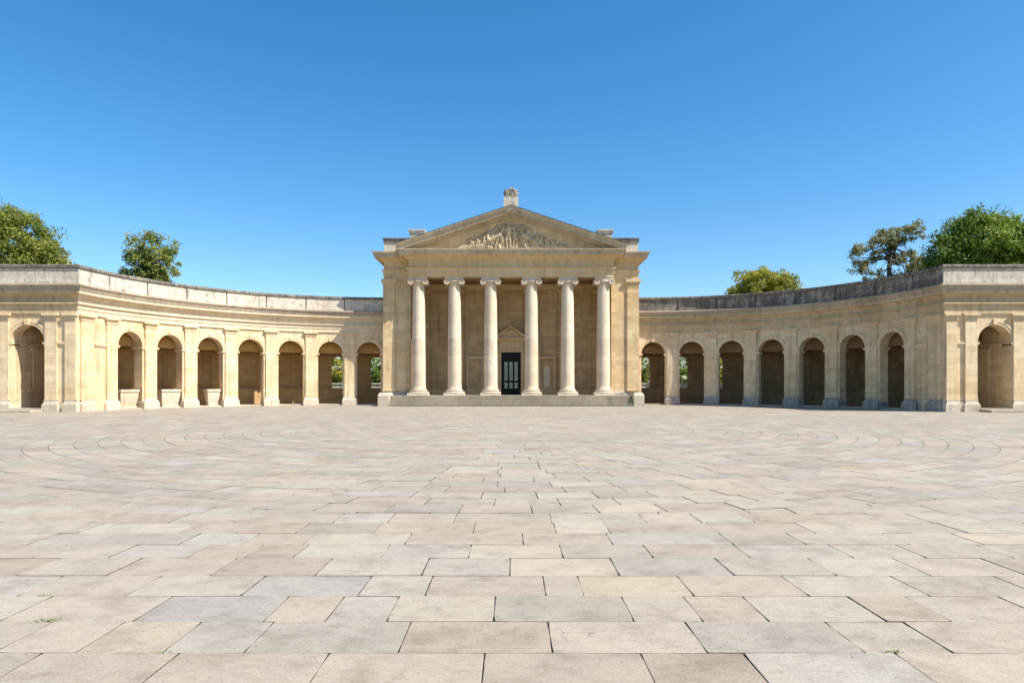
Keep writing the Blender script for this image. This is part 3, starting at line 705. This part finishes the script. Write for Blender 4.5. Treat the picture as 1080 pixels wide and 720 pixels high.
for x, z, H in ((-1.1, 13.6, 1.0), (-.55, 13.8, .95), (.25, 13.8, .95), (.8, 13.75, .9), (1.35, 13.5, .8)): standing(x, z, H, .7, rr.uniform(-.2, .2))
for _ in range(70):
    x = rr.uniform(-4.6, 4.9); m = max(.15, 2.3 - .62 * abs(x - .1)); z = ZB + rr.uniform(0, m * .8)
    C(x, z, x + rr.uniform(-.25, .25), z + rr.uniform(-.15, .2), rr.uniform(.04, .1), rr.uniform(.03, .08), .8)
NX, NZ = 300, 84
xs = np.linspace(-4.9, 5.2, NX); zs = np.linspace(ZB, 15.4, NZ)
X, Z = np.meshgrid(xs, zs, indexing='ij'); Hh = np.zeros_like(X)
for x0, z0, x1, z1, r0, r1, h in caps:
    dx, dz = x1 - x0, z1 - z0; L2 = max(dx * dx + dz * dz, 1e-6)
    t = np.clip(((X - x0) * dx + (Z - z0) * dz) / L2, 0, 1); r = r0 + (r1 - r0) * t
    d2 = (X - x0 - t * dx) ** 2 + (Z - z0 - t * dz) ** 2
    Hh = np.maximum(Hh, np.sqrt(np.maximum(0, r * r - d2)) * 1.35 * h + np.where(d2 < r * r, .08 * h, 0))
lim = 15.5 - 3.0 / 8.9 * np.abs(X) - .12
Hh[Z > lim] = 0
Hh = Hh + np.where(Hh > 0, .03 * np.sin(X * 37 + Z * 23) * np.sin(Z * 31 - X * 11), 0)
mb = MB()
for i in range(NX - 1):
    for j in range(NZ - 1):
        q = ((i, j), (i + 1, j), (i + 1, j + 1), (i, j + 1))
        if max(Hh[a] for a in q) > 0: mb.face([(X[a], 55.865 - Hh[a], Z[a]) for a in q], None, True)
part(mb, 'relief_carving', 'relief', ped)
# crest over the apex
mb = MB(); mb.box(-.58, .58, 55.0, 56.1, 15.9, 16.95); mb.box(-.5, .5, 55.2, 56.0, 16.95, 17.45); ac = part(mb, 'crest_block', 'parapet_pale')
mb = MB()
def blob(x, y, z, r, sy=1.):
    n, m = 10, 7
    for i in range(n):
        for j in range(m):
            def q(a, b):
                t, f = 2 * PI * a / n, PI * b / m; return (x + r * math.sin(f) * math.cos(t), y + sy * r * math.sin(f) * math.sin(t), z + r * math.cos(f))
            mb.face([q(i, j), q(i + 1, j), q(i + 1, j + 1), q(i, j + 1)], None, True)
rr = random.Random(3)
for k in range(18):
    t = 2 * PI * k / 18; blob(.40 * math.cos(t) + rr.uniform(-.04, .04), 55.12, 17.22 + .34 * math.sin(t), rr.uniform(.10, .15))
poly = [(-.24, 17.4), (.24, 17.4), (.24, 17.15), (.14, 16.98), (0, 16.9), (-.14, 16.98), (-.24, 17.15)]
mb.extrude(poly, 'y', 55.02, 55.3)
for x, z in ((-.2, 17.52), (0, 17.6), (.2, 17.52), (-.42, 17.48), (.42, 17.48), (-.5, 17.25), (.5, 17.25)): blob(x, 55.2, z, .13)
for x in (-.08, .08): mb.box(x - .02, x + .02, 54.99, 55.04, 17.0, 17.36)
part(mb, 'carved_crest', 'crest', ac)

for o in temple.children:
    if o.name.split('.')[0] in ('tympanum', 'raking_cornice', 'crest_block', 'roof'): o.location.y -= .4
    if o.name == 'crest_block': o.location.z -= .22
# ------------------------------------------------------------------ the square
TINT = {'b': (.53, .445, .35), 'y': (.60, .49, .335), 'c': (.615, .53, .41), 'l': (.56, .51, .435), 'g': (.455, .415, .37), 'u': (.43, .415, .41), 't': (.47, .365, .275), 'p': (.545, .43, .33), 'd': (.42, .365, .305), 'w': (.54, .52, .48)}
KEYS = 'bbbbbbllcccgggtpydwb'
rs = random.Random(21)
def tint(k=None):
    c = TINT[k or rs.choice(KEYS)]; f = rs.uniform(.93, 1.05) * .61; w = rs.uniform(-.012, .012)
    m = .55   # pull towards the mean tone
    mean = (.53, .482, .41)
    return tuple((a * (1 - m) + b * m) * f for a, b in zip((c[0] + w, c[1], c[2] - w), mean))
SL = []     # (polygon, tint, gap)
near = [
    (3.50, 4.10, [-2.81, -1.99, -1.09, -.158, .776, 1.39, 2.30], 'bbbbbtwtb'),
    (4.10, 4.645, [-3.11, -2.62, -2.10, -1.61, -.68, .25, 1.18, 2.13, 2.66], 'bbywgtbgcub'),
    (4.645, 5.21, [-3.49, -2.58, -1.69, -1.27, -.85, -.12, .84, 1.31, 1.76, 2.56, 3.0], 'lbupgcdbblpbb'),
    (5.21, 5.77, [-3.78, -2.95, -2.07, -1.175, -.66, .267, .557, 1.40, 2.28, 3.20, 4.07], 'wblulbbyplbub'),
    (5.77, 6.365, [-4.19, -3.43, -2.55, -1.66, -.76, -.01, .92, 1.89, 2.76, 3.55, 4.37], 'tbptlgcgllbb'),
    (6.365, 6.90, [-3.77, -3.03, -2.5, -2.04, -1.22, -.40, .485, 1.33, 2.24, 3.20, 3.88, 4.70], 'bwptlgcgblbb')]
RC, R0, R1, YC = 17.4, 5.6, 17.4, 26.
rows = []
y = 3.50
while y > -2.5:
    rows.append((y - .56, y, None, None)); y -= .56
rows += near
y = 6.90
while y < 61.5:
    h = rs.uniform(.52, .60); rows.append((y, y + h, None, None)); y += h
def clip(poly, nx, ny, c):      # keep nx*x+ny*y <= c
    out = []
    for i in range(len(poly)):
        a, b = poly[i], poly[(i + 1) % len(poly)]; da, db = nx * a[0] + ny * a[1] - c, nx * b[0] + ny * b[1] - c
        if da <= 0: out.append(a)
        if (da < 0) != (db < 0): t = da / (da - db); out.append((a[0] + (b[0] - a[0]) * t, a[1] + (b[1] - a[1]) * t))
    return out
def area(p): return abs(sum(p[i][0] * p[(i + 1) % len(p)][1] - p[(i + 1) % len(p)][0] * p[i][1] for i in range(len(p)))) / 2
def add_straight(x0, x1, y0, y1, k):
    poly = [(x0, y0), (x1, y0), (x1, y1), (x0, y1)]; cx, cy = (x0 + x1) / 2, (y0 + y1) / 2 - YC
    r = math.hypot(cx, cy); half = .8
    if r > R1 + half or r < R0 - half: pass
    elif R0 + half < r < R1 - half: return
    else:
        nx, ny = cx / max(r, .01), cy / max(r, .01)
        if r > (R0 + R1) / 2: poly = clip(poly, -nx, -ny, -(R1 + ny * YC))
        else: poly = clip(poly, nx, ny, R0 + ny * YC)
        if len(poly) < 3 or area(poly) < .002: return
    SL.append((poly, tint(k)))
for y0, y1, js, ks in rows:
    lo, hi = -44, 44
    if js is None:
        js = []; ks = None; x = lo + rs.uniform(0, 1)
        while x < hi: js.append(x); x += rs.choice((.62, .78, .9, .95, 1.0, 1.08, 1.2)) * rs.uniform(.94, 1.06)
        for a, b in zip(js, js[1:]): add_straight(a, b, y0, y1, None)
    else:
        full = list(js); x = js[0]; kk = list(ks[:len(js) + 1])
        for a, b, k in zip(js, js[1:], ks[1:]): add_straight(a, b, y0, y1, k)
        while x > lo: w = rs.uniform(.7, 1.05); add_straight(x - w, x, y0, y1, ks[0] if x == js[0] else None); x -= w
        x = js[-1]
        while x < hi: w = rs.uniform(.7, 1.05); add_straight(x, x + w, y0, y1, ks[-1] if x == js[-1] else None); x += w
nr = 21; dr = (R1 - R0) / nr
for i in range(nr):
    ra, rb_ = R0 + dr * i, R0 + dr * (i + 1); t = rs.uniform(0, 1); end = t + 2 * PI
    cuts = [t]
    while cuts[-1] < end - .55 / ra: cuts.append(cuts[-1] + rs.uniform(.75, 1.15) / (ra + dr / 2))
    cuts[-1] = end
    for a, b in zip(cuts, cuts[1:]):
        m = (a + b) / 2
        SL.append(([(r * math.cos(q), YC + r * math.sin(q)) for r, q in ((ra, a), (ra, m), (ra, b), (rb_, b), (rb_, m), (rb_, a))][::-1], tint()))
V, F, TC, MI = [], [], [], []
for poly, tc in SL:
    cx = sum(p[0] for p in poly) / len(poly); cy = sum(p[1] for p in poly) / len(poly)
    if cy > 45 and (abs(cx) > 34): pass
    n = len(poly)
    if sum((poly[(i + 1) % n][0] - poly[i][0]) * (poly[(i + 1) % n][1] + poly[i][1]) for i in range(n)) > 0: poly = poly[::-1]
    g = rs.uniform(.0015, .0042) + (.003 if len(poly) == 6 else 0); zt_ = rs.uniform(-.0025, .0025); tx, ty = rs.uniform(-.002, .002), rs.uniform(-.002, .002)
    dist = math.hypot(cx, cy); detail = dist < 16
    def inset(d):
        res = []
        for i in range(n):
            p0, p1, p2 = Vector(poly[i - 1]), Vector(poly[i]), Vector(poly[(i + 1) % n])
            e1, e2 = (p1 - p0).normalized(), (p2 - p1).normalized()
            n1, n2 = Vector((-e1.y, e1.x)), Vector((-e2.y, e2.x)); k = 1 + n1.dot(n2)
            res.append(p1 + (n1 + n2) * (d / max(k, .3)))
        return res
    zz = lambda p, dz: zt_ + tx * (p.x - cx) + ty * (p.y - cy) + dz
    if detail:
        # wavy worn edges
        big = []; corners = set()
        for i in range(n):
            a, b = Vector(poly[i]), Vector(poly[(i + 1) % n]); L = (b - a).length; m = max(1, int(L / .11))
            corners.add(len(big))
            for k in range(m): big.append(tuple(a + (b - a) * (k / m)))
        poly = big; n = len(poly)
        o = inset(g); t = inset(g + .003)
        for i in range(n):
            w = .0035 * mnoise.noise((t[i].x * 7, t[i].y * 7, dist)) + .004 * max(0, mnoise.noise((t[i].x * 17, t[i].y * 17, dist + 5)) - .25) + (rs.uniform(.002, .009) if i in corners else 0); d = (Vector((cx, cy)) - t[i]).normalized()
            t[i] = t[i] + d * (w + .001); o[i] = o[i] + d * w
        b0 = len(V)
        V += [(p.x, p.y, zz(p, 0)) for p in t] + [(p.x, p.y, zz(p, -.0015)) for p in o] + [(p.x, p.y, -.05) for p in o]
        F.append(list(range(b0, b0 + n)))
        for i in range(n):
            j = (i + 1) % n
            F.append([b0 + n + i, b0 + n + j, b0 + j, b0 + i]); F.append([b0 + 2 * n + i, b0 + 2 * n + j, b0 + n + j, b0 + n + i])
        sd = rs.random(); TC += [(*tc, sd)] * (1 + 2 * n); MI += [0] + [0, 1] * n
    else:
        t = inset(g); b0 = len(V); V += [(p.x, p.y, zz(p, 0)) for p in t] + [(p.x, p.y, -.05) for p in t]
        F.append(list(range(b0, b0 + n)))
        for i in range(n): j = (i + 1) % n; F.append([b0 + n + i, b0 + n + j, b0 + j, b0 + i])
        sd = rs.random(); TC += [(*tc, sd)] * (1 + n); MI += [0] + [1] * n
me = bpy.data.meshes.new('paving'); me.from_pydata(V, [], F)
at = me.attributes.new('tint', 'FLOAT_COLOR', 'FACE'); at.data.foreach_set('color', [c for q in TC for c in q])
me.materials.append(M['paving']); me.materials.append(M['joint']); me.polygons.foreach_set('material_index', MI); me.update()
pav = bpy.data.objects.new('paving', me); COL.objects.link(pav); tag(pav, kind='structure')
mb = MB(); mb.face([(-46, -4, -.011), (46, -4, -.011), (46, 63, -.011), (-46, 63, -.011)]); tag(mb.build('joint_bed', M['joint']), kind='structure')
mb = MB(); mb.face([(-900, -900, -.06), (900, -900, -.06), (900, 1500, -.06), (-900, 1500, -.06)]); tag(mb.build('ground', M['grass']), kind='structure')

# ------------------------------------------------------------------ weeds in the joints
def weed(x, y, n, h, label, spread=.05):
    mb = MB(); r = random.Random(int(x * 1000))
    for _ in range(n):
        a = r.uniform(0, 2 * PI); bx, by = r.gauss(0, spread), r.gauss(0, .012); L = h * r.uniform(.5, 1.2); lean = r.uniform(.4, 1.5); w = .004 * r.uniform(.7, 1.4)
        px, py = -math.sin(a) * w, math.cos(a) * w; prev = None
        for k in range(5):
            t = k / 4; d = lean * L * t * t; c = (bx + math.cos(a) * d, by + math.sin(a) * d, L * t - .4 * L * t * t - .01); ww = 1 - t * .9
            cur = ((c[0] - px * ww, c[1] - py * ww, c[2]), (c[0] + px * ww, c[1] + py * ww, c[2]))
            if prev: mb.face([prev[0], prev[1], cur[1], cur[0]])
            prev = cur
    o = mb.build('weed', M['weed'], None, False); o.location = (x, y, 0)
    tag(o, label, 'weed', 'weeds in the paving joints')
T = NT('weed_green'); T.bs.inputs['Base Color'].default_value = (.12, .17, .02, 1); M['weed'] = T.m
weed(-3.17, 4.645, 42, .045, 'largest green weed tuft, growing at a slab corner by the left edge of the square', .038)
weed(-3.56, 5.21, 22, .035, 'thin green weed in the joint just behind the largest tuft', .03)
weed(-2.10, 4.11, 24, .03, 'tiny green weed at the foot of the yellow pitted slab', .025)
weed(.27, 4.13, 12, .022, 'faint green weed below the dark brown slab near the middle', .012)
weed(2.31, 4.11, 24, .045, 'green weed sprouting at the corner of the pale cream slab on the right', .025)
weed(3.05, 6.93, 24, .03, 'small distant green weed in a joint on the right, alone among the slabs', .04)

# ------------------------------------------------------------------ trees
def foliage(name, mat, parent, lobes, nclump, per, size, rc, seed, thin=0.):
    per = int(per * 2.1); size = size * .72
    r = np.random.default_rng(seed); vol = np.array([l[3] * l[4] * l[5] for l in lobes]); vol = vol ** .75; vol /= vol.sum()
    cs, tn = [], []
    for _ in range(nclump):
        l = lobes[r.choice(len(lobes), p=vol)]; d = r.normal(size=3); d /= np.linalg.norm(d)
        rad = r.uniform(.35, 1.) ** .5 * (1 + .06 * r.normal()); c = np.array(l[:3]) + d * np.array(l[3:6]) * rad
        cs.append(c); tn.append(np.clip(r.normal(.45, .2), 0, 1))
    cs = np.array(cs); tn = np.array(tn); K = len(cs)
    rcs = rc * r.uniform(.6, 1.35, K)
    off = r.normal(size=(K, per, 3)); off /= np.linalg.norm(off, axis=2, keepdims=True); off *= (r.uniform(0, 1, (K, per, 1)) ** .45) * rcs[:, None, None]
    off[:, :, 2] *= .75
    P = (cs[:, None, :] + off).reshape(-1, 3); nrm = off.reshape(-1, 3) + r.normal(size=(K * per, 3)) * rc * .6; nrm[:, 2] += rc * .35; nrm /= np.linalg.norm(nrm, axis=1, keepdims=True)
    a = np.cross(nrm, r.normal(size=nrm.shape)); a /= np.linalg.norm(a, axis=1, keepdims=True); b = np.cross(nrm, a)
    s = size * r.uniform(.6, 1.4, (len(P), 1))
    V = np.stack([P - a * s, P - b * s * .5 + nrm * s * .15, P + a * s, P + b * s * .5 + nrm * s * .15], 1).reshape(-1, 3)
    me = bpy.data.meshes.new(name); n = len(P)
    me.from_pydata(V.tolist(), [], np.arange(4 * n).reshape(-1, 4).tolist())
    at = me.attributes.new('tint', 'FLOAT', 'FACE'); tv = np.clip(np.repeat(tn, per) + r.normal(0, .13, n), 0, 1); at.data.foreach_set('value', tv.astype(np.float32))
    me.materials.append(M[mat]); me.update()
    o = bpy.data.objects.new(name, me); COL.objects.link(o); put(o, parent); return o, cs
def tree(name, loc, label, lobes, mat, nclump, per, size, rc, seed, trunk_r=.35, fork=.5, group='trees behind the arcades', limbs=16, cat='tree'):
    """lobes in metres relative to loc (cx, cy, cz, rx, ry, rz)"""
    root = empty(name, loc, label, cat, group); L = [(l[0] + loc[0], l[1] + loc[1], l[2], l[3], l[4], l[5]) for l in lobes]
    _, cs = foliage('crown', mat, root, L, nclump, per, size, rc, seed)
    r = random.Random(seed); mb = MB(); top = max(l[2] for l in L); lo = min(l[2] - l[5] for l in L)
    cx = sum(l[0] for l in L) / len(L); cy = sum(l[1] for l in L) / len(L); fk = max(.4, lo + (top - lo) * fork * .4)
    pts = [(loc[0], loc[1], -.1), (loc[0] + .05, loc[1], fk * .5), (loc[0] * .6 + cx * .4, loc[1], fk), (cx, cy, top)]
    mb.tube(pts, [trunk_r * 1.25, trunk_r, trunk_r * .8, trunk_r * .2], 9)
    for k in range(limbs):
        c = cs[r.randrange(len(cs))]; t = r.uniform(0, .75); s = Vector(pts[2]).lerp(Vector(pts[3]), t); e = Vector(c)
        m = s.lerp(e, .5) + Vector((r.uniform(-.4, .4), r.uniform(-.4, .4), r.uniform(.0, .6))); rr_ = trunk_r * .42 * (1 - t * .6)
        mb.tube([s, s.lerp(m, .5) + Vector((0, 0, .1)), m, e], [rr_, rr_ * .8, rr_ * .55, rr_ * .15], 6)
    mb.build('trunk', M['bark'], root)
    return root
tree('broadleaf_tree', (-42.5, 58, 0), 'large dense green tree rising behind the end pavilion of the sunlit arcade',
     [(-1.5, 0, 13.5, 3.6, 3.4, 4.1), (.8, 0, 13.2, 2.7, 3., 3.4), (3.0, 0, 11.8, 1.8, 2.2, 2.3), (-4.5, .5, 12.4, 3., 3., 3.6), (4.4, 0, 10.9, 1.3, 1.4, 1.4), (0, 0, 9, 4, 4, 3)], 'leaf_mid', 620, 48, .17, .85, 1)
tree('young_tree', (-35.1, 66, 0), 'small open-crowned green tree alone behind the sunlit arcade parapet',
     [(.2, 0, 14.6, 2.1, 2., 1.9), (1.2, 0, 13.6, 1.7, 1.6, 2.0), (-1.0, 0, 13.2, 1.7, 1.6, 1.6), (.3, 0, 11.6, 2.2, 2., 1.6), (-2.3, 0, 12.0, .8, .8, .8)], 'leaf_fresh', 230, 24, .17, .55, 2, .22, .6, limbs=22)
tree('round_tree', (26.4, 71, 0), 'low rounded yellow-green tree top showing over the middle of the dark parapet',
     [(-.3, 0, 11.2, 3.2, 3., 2.7), (1.9, 0, 11.5, 1.9, 2., 1.9), (-2.4, 0, 10.2, 2.0, 2., 2.0), (0, 0, 8.5, 3.5, 3, 2.5)], 'leaf_olive', 430, 46, .16, .65, 3)
tree('gnarled_tree', (34.2, 62, 0), 'sparse grey-green tree with bare forked limbs showing above the dark parapet',
     [(-1.9, 0, 13.6, 1.3, 1.2, 1.2), (-.3, 0, 14.6, 1.5, 1.3, .9), (1.6, 0, 15.4, 1.5, 1.2, .8), (2.6, 0, 16.0, .8, .8, .5), (-2.4, 0, 12.4, .9, .9, .7), (1.8, 0, 13.0, 1.6, 1.3, .9), (-.4, 0, 15.5, .9, .8, .5), (3.0, 0, 12.4, 1.3, 1.2, .8), (-1.2, 0, 11.6, 1., 1., .6), (1., 0, 11.2, 1.6, 1., .7)], 'leaf_grey', 190, 19, .16, .46, 4, .24, .9, limbs=46)
tree('broadleaf_tree', (38.6, 56, 0), 'large bright green round tree rising behind the end pavilion of the shaded arcade',
     [(-.2, 0, 13.1, 2.9, 2.8, 2.9), (2.4, 0, 12.6, 2.4, 2.4, 2.6), (-2.4, 0, 12.0, 2.2, 2.2, 2.2), (4.6, 0, 11.4, 2.2, 2.2, 2.2), (-3.1, 0, 10.6, 1.6, 1.7, 1.7), (0, 0, 9.5, 4, 3, 3)], 'leaf_bright', 620, 48, .17, .75, 5)
tree('dark_tree', (40.2, 66, 0), 'dark green tree partly hidden between the sparse tree and the bright round tree',
     [(0, 0, 12.2, 1.8, 1.8, 1.6), (1.6, 0, 11.4, 1.8, 1.8, 1.8), (-1.2, 0, 11.2, 1.6, 1.5, 1.4), (0, 0, 9, 2.6, 2.4, 2.5)], 'leaf_dark', 260, 44, .16, .6, 6)
for i, (x, y, mat, s, lab) in enumerate((
        (-15.6, 82, 'leaf_bright', 1., 'bright green bush seen through the gallery window next to the temple, sunlit side'),
        (-21.2, 83, 'leaf_olive', 1.05, 'light green bush seen through the second gallery window of the sunlit arcade'),
        (15.6, 82, 'leaf_mid', 1., 'green bush seen through the gallery window next to the temple, shaded side'),
        (20.3, 83, 'leaf_bright', 1.1, 'green bush seen through the second gallery window of the shaded arcade'),
        (25.5, 84, 'leaf_olive', 1., 'yellow-green bush seen through the third gallery window of the shaded arcade'))):
    tree('bush', (x, y, 0), lab, [(0, 0, 3.2 * s, 2.6 * s, 2., 2.8 * s), (1.2, 0, 2.2, 2., 1.8, 1.9), (-1.3, .3, 2.3, 2., 1.8, 2.0)], mat, 170, 36, .17, .6, 20 + i, .15, .3, 'bushes behind the boundary wall', 6, 'bush')
# low boundary wall beyond the arcades
bwall = MB(); bwall.box(-34, 34, 75, 75.4, -.05, 1.80)
bo = bwall.build('boundary_wall', M['parapet_pale']); tag(bo, 'low pale stone boundary wall glimpsed through the gallery windows', 'wall')
mb = MB(); mb.box(-34.05, 34.05, 74.92, 75.48, 1.80, 1.95); mb.build('coping', M['parapet_pale'], bo)

# ------------------------------------------------------------------ light, sky, camera
AZ, EL = math.radians(115), math.radians(50)     # azimuth from +Y towards +X
d = Vector((math.sin(AZ) * math.cos(EL), math.cos(AZ) * math.cos(EL), math.sin(EL)))
su = bpy.data.lights.new('sun', 'SUN'); su.energy = 5.0; su.angle = math.radians(.53); su.color = (1., .95, .86)
so = bpy.data.objects.new('sun', su); COL.objects.link(so); so.rotation_euler = d.to_track_quat('Z', 'Y').to_euler(); so.location = d * 100
W = bpy.data.worlds.new('World'); S.world = W; W.use_nodes = True; nt = W.node_tree; nt.nodes.clear()
sky = nt.nodes.new('ShaderNodeTexSky'); sky.sky_type = 'NISHITA'; sky.sun_disc = False; sky.sun_elevation = EL; sky.sun_rotation = AZ
sky.air_density = 1.0; sky.dust_density = .8; sky.ozone_density = 2.5; sky.altitude = 200
bg = nt.nodes.new('ShaderNodeBackground'); bg.inputs[1].default_value = .145
hs = nt.nodes.new('ShaderNodeHueSaturation'); hs.inputs['Saturation'].default_value = 1.36; hs.inputs['Value'].default_value = .78; hs.inputs['Hue'].default_value = .497
wo = nt.nodes.new('ShaderNodeOutputWorld'); nt.links.new(sky.outputs[0], hs.inputs['Color']); nt.links.new(hs.outputs[0], bg.inputs[0]); nt.links.new(bg.outputs[0], wo.inputs[0])

cam = bpy.data.cameras.new('camera'); cam.sensor_width = 36; cam.lens = 24; cam.shift_y = 47 / 1080; cam.shift_x = 1 / 1080; cam.clip_end = 4000; cam.clip_start = .05
co = bpy.data.objects.new('camera', cam); COL.objects.link(co); co.location = (0, 0, 1.6); co.rotation_euler = (PI / 2, 0, 0); S.camera = co
S.view_settings.view_transform = 'Standard'; S.view_settings.look = 'None'; S.view_settings.exposure = .80; S.view_settings.gamma = 1; S.view_settings.use_curve_mapping = False
S.render.engine = 'CYCLES'; S.cycles.max_bounces = 10; S.cycles.diffuse_bounces = 6; S.cycles.use_denoising = True
